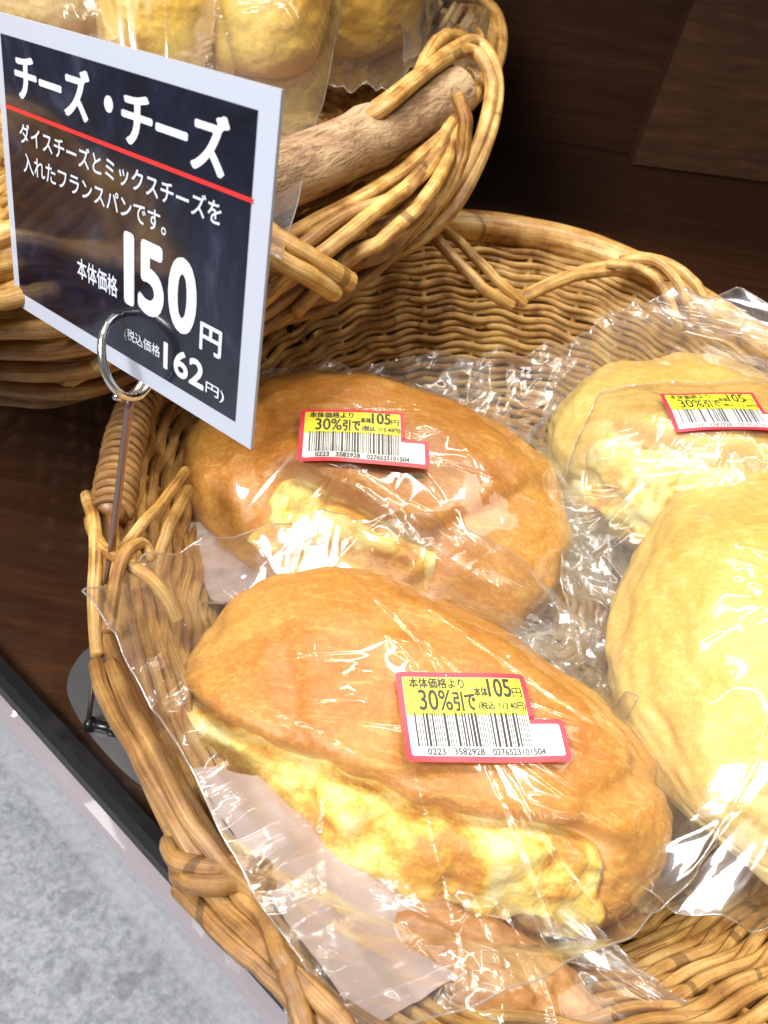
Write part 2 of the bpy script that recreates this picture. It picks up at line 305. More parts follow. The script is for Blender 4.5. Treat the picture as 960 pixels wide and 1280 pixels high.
m = MB(); extr(m, [(.0120, .0005), (.0160, -.005), (.0168, -.0072), (.0162, -.0074), (.0152, -.005), (.0114, .0005)], -.2, .9); m.build('paper_strip', M['paper'], rail, smooth=False)

# ------------------------------------------------------------------ baskets
def basket(root, rim, ctr, zb, k, nsp, rr, sp, nbase, amp, mat_w, stake_in=0., rim_r=None, nst=0, pw=1.1):
    """rim: closed curve (world); wall strands run round it, base strands run round the scaled curve"""
    N = len(rim); ctr = np.array(ctr); zr = rim[:, 2].mean()
    def surf(T, h):                                                  # T in 0..1, h in 0..1 wall, below 0 base
        p = np.stack([np.interp(T*N, np.arange(N+1), np.append(rim[:, d], rim[0, d])) for d in range(3)], -1); q = p-np.append(ctr, 0)
        f = np.where(h >= 0, k+(1-k)*np.abs(h)**pw, k*(1+h)); z = np.where(h >= 0, zb+(p[..., 2]-zb)*np.abs(h)**.9, zb)
        return np.stack([ctr[0]+q[..., 0]*f, ctr[1]+q[..., 1]*f, z], -1)
    per = np.linalg.norm(np.diff(rim, axis=0), axis=1).sum(); Rm = per/6.283; wl = math.hypot((1-k)*Rm, zr-zb); nw = int(wl/sp)
    m = MB(); T = np.linspace(0, 1, nsp*10, endpoint=False)
    for i in range(nw):
        h = (i+.5)/nw+.15/nw*noise(np.stack([np.cos(T*6.28)*3, np.sin(T*6.28)*3, T*0+i*7.3], -1))
        h = h+(.0010 if rr < .003 else .0006)/wl*np.cos(2*math.pi*nsp*T+.3*i); p = surf(T, h); out = p-np.append(ctr, 0); out[:, 2] = -.3*Rm; out /= np.linalg.norm(out, axis=1)[:, None]
        p = p+out*(amp*np.cos(math.pi*nsp*T+math.pi*i)*(1+.25*noise(np.stack([T*nsp*.7, T*0+i, T*0], -1))))[:, None]
        p[:, 2] += .0009*noise(np.stack([T*nsp*.9, T*0+i*3, T*0], -1)); m.tube(p, rr*(.88+.24*rng.random())*(1+.07*noise(np.stack([T*nsp*.5, T*0+i*3, T*0], -1))), 8, True)
    m.build('side_weave', mat_w, root)
    m = MB()
    for i in range(nbase):
        h = -(i+.3)/(nbase+1.); h = h+.1/nbase*noise(np.stack([np.cos(T*6.28)*3, np.sin(T*6.28)*3, T*0+i*7.3], -1))
        nn = nsp if i < nbase*.55 else nsp//2
        h = h+.006*np.cos(2*math.pi*nn*T+.3*i); p = surf(T, h); p[:, 2] += amp*1.0*np.cos(math.pi*nn*T+math.pi*i)+.001*noise(np.stack([T*nsp, T*0+i, T*0], -1)); m.tube(p, rr*(.85+.2*rng.random()), 7, True)
    m.build('base_weave', mat_w, root)
    m = MB()
    nst = nst or nsp
    for j in range(nst):
        h = np.concatenate([np.linspace(-.85 if j % 2 else -.4, -.02, 16), np.linspace(.02, 1, 18)]); tt = np.full_like(h, (j/nst) % 1)+.0012*math.sin(j*3.3)
        p = surf(tt, h); q = np.append(ctr, 0)-p; q[:, 2] = 0; q /= np.linalg.norm(q, axis=1)[:, None]+1e-9
        p = p+q*(stake_in*(h > 0))[:, None]; m.tube(p, rr*.85, 7)
    m.build('stakes', mat_w, root)
    return surf
def frame_along(p, closed=True):
    t = (np.roll(p, -1, 0)-np.roll(p, 1, 0)) if closed else np.gradient(p, axis=0); t /= np.linalg.norm(t, axis=1)[:, None]
    s = np.cross(t, [0, 0, 1.]); s /= np.linalg.norm(s, axis=1)[:, None]; return t, s, np.cross(s, t)
def twist(m, path, R, r, turns, ph, closed, wob=.15, sides=8, seed=0):
    n = len(path); t, s, u = frame_along(path, closed); a = ph+turns*2*math.pi*np.arange(n)/n; Rr = R*(1+wob*noise(np.stack([np.arange(n)*.05, np.full(n, seed*3.1), np.zeros(n)], -1)))
    m.tube(path+(np.cos(a)*Rr)[:, None]*s+(np.sin(a)*Rr)[:, None]*u, r, sides, closed)

# ---- front basket
RZ = .085
r1 = np.array([*[tuple(at(x, y, .087)[:2]) for x, y in ((520, 1335), (435, 1278), (370, 1215), (312, 1160), (275, 1108), (238, 1045), (190, 940), (160, 850), (142, 740), (143, 640))], (-.116, .311), (-.112, .39), (-.088, .462), (-.045, .522), (.005, .552), (.06, .563), (.115, .557), (.172, .515), (.225, .44), (.255, .34), (.25, .24), (.21, .155), (.15, .095), (.09, .07), (.045, .068)])
rim = even(spline(np.column_stack([r1, np.full(len(r1), RZ)]), 1200, True), 900); rim[:, 2] += .003*np.sin(np.arange(900)/900*6.283*3)
b1 = thing('wicker_basket', (.068, .31, 0), 'large oval wicker basket in front holding the price-stickered bread on the shelf edge', 'basket', 'wicker bread baskets')
surf1 = basket(b1, rim, (.068, .31), .009, .74, 36, .0023, .0041, 34, .0016, M['cane'], pw=1.1, stake_in=-.0018)
def near(p, q): return int(np.argmin(np.linalg.norm(p[:, :2]-np.array(q)[:2], axis=1)))
def arc(p, i0, i1): n = len(p); k = (i1-i0) % n; return p[(i0+np.arange(k+1)) % n]
iA, iB = near(rim, (-.119, .30)), near(rim, (.21, .47))
m = MB(); a = arc(rim, near(rim, (-.112, .39)), near(rim, (.25, .24))); m.tube(a+[0, 0, .001], .0100+.0012*noise(np.stack([np.arange(len(a))*.02, np.zeros(len(a)), np.zeros(len(a))], -1)), 14); m.build('rim_cane', M['cane'], b1)
m = MB(); a = arc(rim, near(rim, (.25, .24)), near(rim, (-.112, .39))); m.tube(a+[0, 0, -.001], .0042, 12); m.build('rim_cane', M['cane_dark'], b1)
m = MB()                                                             # rods twisted along the near rim
low = arc(rim, near(rim, (.25, .24)), near(rim, (-.119, .30)))
for k in range(3): twist(m, low, .0046, .0027+.0005*(k % 2), 2.2, k*2.09, False, .3, 9, k)
m.build('rim_rods', M['cane_old'], b1)
m = MB()
back = arc(rim, near(rim, (-.119, .30)), near(rim, (.25, .24)))
for k in range(3): twist(m, back+[0, 0, -.009], .0035, .0026, 1.5, k*2.1, False, .3, 8, k+9)
m.build('rim_rods', M['cane'], b1)
# coiled handle section on the left of the rim
m = MB(); h0 = arc(rim, near(rim, (-.108, .235)), near(rim, (-.112, .385))); h0 = even(h0+[0, 0, .006], 500, False); m.tube(h0, .0066, 12); twist(m, h0, .0074, .0016, 30, 0, False, .05, 7, 3); m.build('wrapped_handle', M['cane_old'], b1)
def rods(name, parent, mt, lists, r, n=60, wob=.0006):
    m = MB()
    for c in lists:
        p = spline([at(*q) for q in c], n); p = p+wob*np.stack([noise(np.stack([np.arange(n)*.15, np.full(n, k*5.), np.full(n, c[0][0]*.13)], -1)) for k in range(3)], 1); m.tube(p, r*(.92+.16*rng.random()), 10)
    return m.build(name, mt, parent)
rods('binding', b1, M['cane'], [[(530, 278, .1), (556, 287, .108), (590, 318, .102), (622, 350, .094), (655, 380, .082)], [(520, 292, .1), (543, 298, .108), (574, 330, .1), (606, 361, .092), (640, 384, .082)]], .0032)
rods('binding', b1, M['cane'], [[(645, 378, .082), (690, 356, .09), (740, 342, .094), (800, 338, .096), (838, 346, .095)], [(650, 370, .084), (700, 347, .09), (750, 333, .095), (815, 326, .097), (840, 330, .098)]], .0031)
rods('binding', b1, M['cane'], [[(775, 325, .098), (815, 326, .104), (842, 345, .1), (858, 375, .092), (868, 405, .08)], [(790, 318, .098), (835, 328, .104), (866, 352, .1), (884, 380, .092), (895, 410, .08)], [(760, 330, .1), (800, 336, .104), (826, 356, .1), (840, 385, .092), (848, 412, .08)]], .003)
rods('binding', b1, M['cane_old'], [[(330, 1088, .085), (300, 1082, .095), (262, 1084, .097), (228, 1078, .094), (213, 1058, .088), (222, 1045, .078)], [(335, 1108, .085), (300, 1104, .094), (262, 1108, .096), (232, 1100, .092), (222, 1086, .084)]], .0029)
rods('binding', b1, M['cane'], [[(232, 588, .085), (205, 625, .1), (170, 665, .105), (148, 700, .1), (140, 745, .09)], [(112, 650, .09), (125, 680, .1), (165, 708, .104), (200, 735, .1), (222, 775, .09)], [(108, 620, .085), (118, 655, .098), (120, 700, .1), (118, 755, .095), (122, 820, .09)],
     [(190, 700, .1), (178, 680, .104), (158, 690, .108), (146, 720, .105), (135, 790, .098)], [(235, 612, .08), (215, 650, .088), (200, 690, .085), (190, 735, .078)]], .0023, 60, .0003)
rods('binding', b1, M['cane_old'], [[(122, 830, .09), (132, 870, .094), (170, 940, .098), (205, 1000, .098), (240, 1060, .096), (290, 1110, .092)], [(140, 830, .092), (160, 880, .099), (195, 945, .101), (230, 1015, .1), (275, 1075, .098), (330, 1130, .092)],
     [(225, 1110, .086), (262, 1150, .09), (310, 1195, .094), (360, 1240, .096), (420, 1300, .096)], [(290, 1115, .09), (330, 1150, .097), (352, 1200, .1), (370, 1245, .1), (385, 1300, .098)], [(260, 1118, .088), (310, 1168, .095), (365, 1215, .099), (410, 1260, .1), (460, 1320, .098)]], .0028, 80)

# ---- rear basket
RZ2 = .17
vis = [at(x, y, RZ2)[:2] for x, y in ((-230, 400), (-60, 345), (0, 330), (110, 300), (220, 272), (340, 235), (450, 188), (560, 128), (602, 75), (606, 20))]
r2 = vis+[(-.03, .80), (-.12, .90), (-.26, .93), (-.40, .86), (-.47, .70), (-.46, .5), (-.38, .34), (-.28, .25)]
rim2 = even(spline(np.column_stack([np.array(r2), np.full(len(r2), RZ2)]), 1200, True), 900)
c2 = (-.235, .59)
b2 = thing('wicker_basket', (c2[0], c2[1], .084), 'rear wicker basket with thick bark-covered rim standing higher behind the price card', 'basket', 'wicker bread baskets')
surf2 = basket(b2, rim2, c2, .094, .84, 74, .0038, .0084, 16, .0022, M['cane'], stake_in=.0075, nst=150, pw=.9)
m = MB(); a = arc(rim2, near(rim2, r2[-1]), near(rim2, at(572, 118, RZ2))) if False else None
iS = near(rim2, vis[3]); iE = near(rim2, at(566, 124, RZ2)); a = rim2[iS:iE] if iS < iE else np.vstack([rim2[iS:], rim2[:iE]])
n = len(a); m.tube(a+[0, 0, .004], .0145+.0012*noise(np.stack([np.arange(n)*.03, np.zeros(n), np.zeros(n)], -1))+.0016*np.exp(-((np.arange(n)-n*.62)/4.)**2), 20); m.build('rim_branch', M['bark'], b2)
m = MB(); a = arc(rim2, iE, iS); m.tube(a+[0, 0, .002], .0085, 14); m.build('rim_cane', M['cane'], b2)
m = MB()
for k in range(3): twist(m, arc(rim2, iE, iS)+[0, 0, .0], .0105, .0042, 5, k*2.1, False, .2, 8, k+20)
m.build('rim_rods', M['cane'], b2)
rods('rim_rods', b2, M['cane'], [
    [(405, 190, .150), (440, 160, .176), (476, 138, .19), (510, 110, .193), (550, 78, .194), (585, 62, .193), (606, 78, .188), (614, 110, .178), (606, 155, .165), (585, 205, .15), (550, 255, .135), (500, 298, .12), (440, 325, .11)],
    [(425, 168, .150), (455, 146, .176), (488, 122, .19), (525, 92, .194), (560, 66, .195), (592, 52, .193), (614, 72, .187), (622, 108, .176), (615, 158, .163), (594, 214, .147), (560, 268, .131), (505, 312, .117), (440, 345, .105)],
    [(572, 118, .19), (582, 150, .18), (578, 190, .165), (562, 232, .15), (530, 275, .135), (480, 320, .12)],
    [(520, 100, .18), (540, 60, .19), (560, 45, .192), (580, 48, .188)]], .0040, 90)
L_ = [[(560, 165, .168), (500, 215, .162), (430, 258, .158), (350, 300, .155), (250, 340, .152), (120, 375, .15), (-30, 400, .15)],
    [(556, 200, .156), (500, 245, .15), (430, 285, .146), (350, 330, .142), (250, 372, .138), (120, 405, .136), (-30, 425, .136)],
    [(545, 235, .145), (480, 288, .138), (400, 330, .132), (320, 370, .128), (220, 410, .124), (110, 436, .122), (-30, 450, .122)],
    [(520, 270, .13), (450, 325, .125), (370, 370, .12), (290, 405, .115), (200, 440, .11), (100, 462, .108), (-30, 470, .108)],
    [(480, 318, .12), (410, 365, .112), (340, 402, .106), (250, 442, .1), (160, 472, .096), (60, 484, .094), (-30, 488, .094)]]
rods('rim_rods', b2, M['cane'], L_, .0040, 110, .0008)
rods('rim_rods', b2, M['cane_old'], [[(x, y+(17 if k < 4 else 8)+(9 if q % 2 else -5), z-.002) for q, (x, y, z) in enumerate(l)] for k, l in enumerate(L_)], .0036, 110, .0008)
rods('rim_rods', b2, M['cane'], [[(565, 150, .172), (530, 215, .162), (470, 262, .158), (400, 318, .15), (330, 372, .136), (290, 420, .118)], [(575, 140, .172), (548, 225, .160), (490, 290, .150), (430, 330, .138), (370, 392, .12)],
    [(330, 262, .168), (250, 318, .168), (150, 352, .166), (20, 372, .166), (-40, 380, .166)], [(300, 352, .15), (200, 402, .14), (130, 448, .125), (60, 490, .10)], [(120, 380, .152), (180, 430, .135), (240, 468, .11)]], .0038, 100, .001)
rods('binding', b2, M['cane'], [[(318, 275, .172), (350, 300, .172), (395, 328, .165), (438, 352, .155)], [(310, 296, .17), (345, 322, .168), (385, 345, .162), (418, 364, .152)]], .0040, 40)

# ------------------------------------------------------------------ bread
BV = {}; SM = {}
def bread(root, name, ctr, yaw, a, b, ct, cb, material, seed, lump=.003, pitch=0., roll=0., gash=None, gx=-.06, gk=0., grooves=(), p=2.3, cheese_amt=None, taper=0., nx=150, ny=180):
    """loaf along its local x; gash=(phi0, phi1, half length 0..1, depth): an opening on the side turned to the camera"""
    u = np.linspace(0.001, math.pi-.001, nx)[:, None]; v = np.linspace(0, 2*math.pi, ny, endpoint=False)[None]
    X = np.cos(u)*np.ones_like(v); Yc = np.sin(u)*np.sin(v); Zc = np.sin(u)*np.cos(v); phi = np.mod(v+math.pi, 2*math.pi)-math.pi   # phi 0 = top, -pi/2 = towards -y
    X, Yc, Zc, phi = np.broadcast_arrays(X, Yc, Zc, phi*np.ones_like(u)); c = np.where(Zc > 0, ct, cb)
    rr = (np.abs(X)**p+np.abs(Yc)**p+np.abs(Zc)**p)**(-1/p); D = np.stack([X*rr, Yc*rr, Zc*rr], -1)
    P = D*np.stack([np.full_like(c, a), np.full_like(c, b), c], -1); P[..., 1] *= 1+taper*D[..., 0]; P[..., 2] *= 1+.5*taper*D[..., 0]
    n3 = D*2.2+seed*3.7; dis = lump*(noise(n3, 1, seed)+.5*noise(n3, 2.3, seed)+.22*noise(n3, 6, seed)); nr = D/np.linalg.norm(D, axis=-1)[..., None]
    g = np.zeros_like(c)
    if gash:
        f0, f1, hl, dep = gash; wv = .10*noise(np.stack([D[..., 0]*3, D[..., 0]*0+seed, D[..., 0]*0], -1))+.05*noise(np.stack([D[..., 0]*11, D[..., 0]*0+seed, D[..., 0]*0], -1))
        ph = -phi+wv+gk*D[..., 0]; g = sstep(f0-.05, f0+.07, ph)*(1-sstep(f1-.12, f1+.12, ph))*(1-sstep(hl-.12, hl+.08, np.abs(D[..., 0]-gx)))
        lip = np.exp(-((ph-f0+.13)/.13)**2)*(1-sstep(hl-.1, hl+.12, np.abs(D[..., 0]))); dis = dis+lip*.0035-g*dep
    for x0, sl_, dp_, w_ in grooves: dis = dis-dp_*np.exp(-((D[..., 0]-x0-sl_*phi+.06*noise(n3, 1.5, seed+3))/w_)**2)*sstep(2.4, 1.2, np.abs(phi))
    P = P+nr*dis[..., None]
    R = np.array(Matrix.Rotation(yaw, 3, 'Z') @ Matrix.Rotation(pitch, 3, 'Y') @ Matrix.Rotation(roll, 3, 'X'))
    def put(Q): return Q@R.T+np.array(ctr)
    m = MB(); W_ = put(P); q = np.concatenate([W_, W_[:, :1]], 1); m.grid(q, flip=True); o = m.build(name, material, root)
    bake = .5+.35*D[..., 2]-.25*np.abs(D[..., 0])**4; bake = np.concatenate([bake, bake[:, :1]], 1).ravel(); gg = np.concatenate([g, g[:, :1]], 1).ravel()
    for nm, vals in (('bake', bake), ('gash', gg)):
        at_ = o.data.attributes.new(nm, 'FLOAT', 'POINT'); at_.data.foreach_set('value', vals.astype(np.float32))
    mats = [(q, True)]
    if cheese_amt:
        f0, f1, hl, dep = gash; ii = slice(int(nx*.06), int(nx*.95)); n4 = P*42+seed
        # flat flakes and drips of cheese: steep-walled lumps
        l1 = noise(n4, 1.3, seed+2); l2 = noise(n4, 2.9, seed+5); l3 = noise(n4, 7, seed+9)
        lumps = .0026*np.tanh(3*l1)+.0020*np.tanh(5*l2)+.0006*l3
        edgew = sstep(f0-.02, f0+.15, ph)*(1-sstep(f1+.0, f1+.45, ph+.45*l1+.2*l2))*(1-sstep(hl-.02, hl+.16, np.abs(D[..., 0]-gx+.1*l2)))
        Q = P+nr*(g*dep*.75+lumps*edgew+cheese_amt*edgew-.010*(1-edgew))[..., None]
        jc = np.where((-phi[0] > f0-.5) & (-phi[0] < f1+.9))[0]; Wq = put(Q)[ii][:, jc]; mm = MB(); mm.grid(Wq, flip=True); oc = mm.build('cheese', M['cheese'], root); mats.append((Wq, False))
    BV[name+str(seed)] = 1
    return [x[0] for x in mats]
def bvh(grids):
    vs, fs, n = [], [], 0
    for G in grids:
        k, mm, _ = G.shape; i, j = np.meshgrid(np.arange(k-1), np.arange(mm-1), indexing='ij'); f = np.stack([i*mm+j, (i+1)*mm+j, (i+1)*mm+j+1, i*mm+j+1], -1).reshape(-1, 4)+n; vs.append(G.reshape(-1, 3)); fs.append(f); n += k*mm
    return BVHTree.FromPolygons(np.concatenate(vs).tolist(), np.concatenate(fs).tolist())
def bag(root, corners, own, others=(), seed=1, load=0., crump=.0024, n=250, edge_wave=.004, bulge=.0, creases=40, eps=.0012, mat_=None, iters=900, drop=.02, pleat=0.):
    """two sheets of film sealed along their border, drawn tight over the loaf"""
    A, B, Cc, D_ = [np.array(c, float) for c in corners]; u, v = np.meshgrid(np.linspace(0, 1, n), np.linspace(0, 1, n), indexing='ij'); U, V = u[..., None], v[..., None]
    P = A*(1-U)*(1-V)+B*U*(1-V)+Cc*U*V+D_*(1-U)*V
    pts = np.concatenate([g.reshape(-1, 3) for g in own])[::7, :2]      # bow each border outwards until the loaf fits inside
    for (p0, p1, wt_, par) in ((A, D_, 1-U, V), (B, Cc, U, V), (A, B, 1-V, U), (D_, Cc, V, U)):
        t_ = (p1-p0)[:2]; L_ = np.linalg.norm(t_); t_ = t_/L_; nrm = np.array([-t_[1], t_[0]]); mid = (A+B+Cc+D_)[:2]/4
        if (mid-p0[:2])@nrm > 0: nrm = -nrm
        dd = (pts-p0[:2])@nrm+.007; sp_ = np.clip((pts-p0[:2])@t_/L_, .12, .88); need = max(0, (dd/(4*sp_*(1-sp_))).max()); need = min(need, .06)
        P[..., :2] += wt_*(4*par*(1-par))*need*nrm
    z0 = np.zeros_like(u); e = np.minimum(np.minimum(u, 1-u), np.minimum(v, 1-v))
    for k in range(3): P[..., k] += edge_wave*(noise(np.stack([u*4, v*4, z0+k*9+seed], -1))+.5*noise(np.stack([u*13, v*13, z0+k*9+seed], -1)))*np.exp(-e*9)*(1. if k == 2 else .8)
    P[..., 2] += edge_wave*1.4*facet(u, v, 9, seed*.7, seed)*np.exp(-e*12)
    tb = bvh(own); ob = bvh([g for s in others for g in s]) if others else None
    top = np.full((n, n), -1.); bot = np.full((n, n), 9.)
    for i in range(n):
        for j in range(n):
            x, y = P[i, j, 0], P[i, j, 1]; h = tb.ray_cast((x, y, 1.), (0, 0, -1))[0]
            if h is not None: top[i, j] = h.z+eps; h2 = tb.ray_cast((x, y, -.2), (0, 0, 1))[0]; bot[i, j] = h2.z-eps if h2 else 9
    if ob:
        ot = np.full((n, n), -1.)
        for i in range(n):
            for j in range(n):
                h = ob.ray_cast((P[i, j, 0], P[i, j, 1], 1.), (0, 0, -1))[0]
                if h is not None: ot[i, j] = h.z+.002
    zb_ = P[..., 2].copy()
    def solve(z, lo, hi, load):
        bd = z.copy()
        for it in range(iters):
            a = z.copy(); a[1:-1, 1:-1] = .25*(z[2:, 1:-1]+z[:-2, 1:-1]+z[1:-1, 2:]+z[1:-1, :-2])-load; z = np.clip(a, lo, hi) if it < iters-3 else a
        z[0], z[-1], z[:, 0], z[:, -1] = bd[0], bd[-1], bd[:, 0], bd[:, -1]; return z
    hit = top > -.5; tf = np.where(hit, top, 0); wf = hit*1.              # film does not follow the fine relief of the crust
    def bl(x):
        y = x.copy(); y[1:-1, 1:-1] = (x[1:-1, 1:-1]*2+x[2:, 1:-1]+x[:-2, 1:-1]+x[1:-1, 2:]+x[1:-1, :-2])/6; return y
    raw = top.copy()
    for _ in range(14): tf, wf = bl(tf), bl(wf)
    top = np.where(hit, tf/np.maximum(wf, 1e-6)+.0008, top)
    zt0 = np.maximum(zb_, top)
    if ob: top2 = np.where(ot > -.5, np.maximum(top, np.minimum(ot, zb_+.05)), top)
    else: top2 = top
    zt = solve(np.maximum(zb_, top2), top2, 9, load); zt = np.maximum(zt, top)
    zbm = solve(np.minimum(zb_-drop*np.minimum(e*6, 1), bot), -9, bot, -load*.3)
    gapf = sstep(0, .007, zt-top); gapf[top < -.5] = 1; fade = np.minimum(e*22, 1)
    rs = np.random.default_rng(seed); cr = np.zeros((n, n))
    cu, cv = .5, .5
    for k in range(creases):                                         # long folds fanning out from the loaf and a few across it
        a0 = rs.random()*6.283; rad = .05+.43*rs.random(); pu, pv = cu+rad*math.cos(a0), cv+rad*math.sin(a0); dr = a0+rs.normal()*.35; ln = .10+.30*rs.random(); wd = .0035+.008*rs.random()**2
        du, dv = u-pu, v-pv; tl = du*math.cos(dr)+dv*math.sin(dr); nl = -du*math.sin(dr)+dv*math.cos(dr)+.35*tl*tl*rs.normal()
        cr += rs.choice([-1, 1, 1])*(.0003+.0007*rs.random())*np.maximum(0, 1-np.abs(nl)/wd)*np.maximum(0, 1-(tl/ln)**2)
    fac = .85*facet(u, v, 3.6, .4+seed, seed)+.45*facet(u, v, 8, 1.3+seed, seed+1)+.10*facet(u, v, 17, 2.2+seed, seed+2)
    msk = .35+.65*sstep(-.2, .5, noise(np.stack([u*3.2, v*3.2, z0+seed], -1)))
    pl = u*11+1.3*noise(np.stack([u*2, v*2, z0+seed], -1))+.8*v; pl = np.abs((pl % 1)*2-1)**1.6; pl2 = u*23+2*v+noise(np.stack([u*3, v*3, z0+seed+4], -1)); pl2 = np.abs((pl2 % 1)*2-1)
    d = (crump*fac*msk+cr)+pleat*(pl+.3*pl2)*np.exp(-(v/.25)**2)*sstep(.08, .25, u)
    T_ = P.copy(); SM[root.name] = np.dstack([P[..., :2], zt]); T_[..., 2] = zt+fade*(np.maximum(cr, 0)*.9*(1-gapf)+d*gapf); T_[..., 2] = np.maximum(T_[..., 2], np.where(hit, raw-.0006, -1))
    Bt = P.copy(); Bt[..., 2] = zbm-.0003+fade*crump*(facet(u, v, 8, seed+.9, seed+7)+.5*facet(u, v, 19, seed+1.9, seed+8))*np.clip((bot-zbm)/.006, .1, 1)
    Bt[..., 2] = np.minimum(Bt[..., 2], T_[..., 2]-.0002)
    size = np.linalg.norm(B-A), np.linalg.norm(D_-A); UV = np.stack([u*size[0]*8, v*size[1]*8], -1)+seed
    m = MB(); m.grid(T_, UV); m.grid(Bt, UV+3, flip=True); o = m.build('bag', mat_ or M['film'], root); at_ = o.data.attributes.new('slack', 'FLOAT', 'POINT'); at_.data.foreach_set('value', np.concatenate([gapf.ravel(), gapf.ravel()*0+1]).astype(np.float32))
    bd = np.vstack([T_[:, 0], T_[-1, 1:], T_[::-1, -1][1:], T_[0, ::-1][1:-1]]); m = MB(); m.tube(bd, .00035, 5, True); m.build('bag_seam', M['seam'], root)  # seam in whitened film: light caught along the cut edge, put into its colour
    return T_
def liner(root, cs, sag, seed):
    """the white paper the loaf lies on inside its bag"""
    A, B, Cc, D_ = [np.array(c) for c in cs]; U, V = np.meshgrid(np.linspace(0, 1, 50), np.linspace(0, 1, 50), indexing='ij'); u, v = U[..., None], V[..., None]
    P = A*(1-u)*(1-v)+B*u*(1-v)+Cc*u*v+D_*(1-u)*v; P[..., 2] += -sag*np.sin(math.pi*V)*.5+.0030*facet(U, V, 4, seed, seed)+.0012*facet(U, V, 9, seed+2, seed)+.0012*noise(np.stack([U*3, V*3, U*0+seed], -1)); m = MB(); m.grid(P); m.grid(P-[0, 0, .0003], flip=True); m.build('paper_liner', M['liner'], root)
# ---- stickers and lettering
def text_mesh(s, bold=0.):
    cu = bpy.data.curves.new('t', 'FONT'); cu.body = s; cu.size = 1; cu.resolution_u = 5
    o = bpy.data.objects.new('t', cu); C.objects.link(o); me = bpy.data.meshes.new_from_object(o, depsgraph=bpy.context.evaluated_depsgraph_get()); bpy.data.objects.remove(o)
    v = np.array([x.co[:] for x in me.vertices]); f = [list(p.vertices) for p in me.polygons]; bpy.data.meshes.remove(me); bpy.data.curves.remove(cu); return v, f
_tc = {}
def lift_n(g3, fn, h):
    a, b, c = fn(np.array([.01]), np.array([.01]))[0], fn(np.array([.02]), np.array([.01]))[0], fn(np.array([.01]), np.array([.02]))[0]; n_ = np.cross(b-a, c-a); n_ /= np.linalg.norm(n_); return n_*h
def place_text(name, s, box, fn, mt, parent, bold=0., slant=0., asp=1., thin=1.):
    """box = (u0, v0, u1, v1) with v up; fn maps (u, v) to the surface"""
    out_v, out_f, n = [], [], 0
    for st, (u0, v0, u1, v1), bd in (s if isinstance(s, list) else [(s, box, bold)]):
        if (st, bd) not in _tc: _tc[(st, bd)] = text_mesh(st, bd)
        v, f = _tc[(st, bd)]; lo, hi = v.min(0), v.max(0); q = (v-lo)/np.maximum(hi-lo, 1e-9)
        hgt = v1-v0; ks = [(0, 0)] if bd <= 0 else [(math.cos(a)*bd*hgt*asp, math.sin(a)*bd*hgt*thin) for a in np.arange(8)*.7854]
        for qi, (dx, dy) in enumerate(ks):                            # stroke weight by shifted copies, each a hair above the last
            uu = u0+q[:, 0]*(u1-u0)+dx; vv = v0+q[:, 1]*(v1-v0)+dy; g3 = fn(uu, vv); out_v.append(g3+lift_n(g3, fn, qi*6e-6)); out_f += [[i+n for i in a] for a in f]; n += len(v)
    v = np.concatenate(out_v)-np.array(parent['org']); me = bpy.data.meshes.new(name); me.from_pydata(v.tolist(), [], out_f); me.materials.append(mt); o = bpy.data.objects.new(name, me); C.objects.link(o); o.parent = parent; o['org'] = parent['org']; return o
def poly_sheet(m, pts, fn, off, nseg=14):
    """a filled x-monotone outline as strips so that it can bend"""
    pass
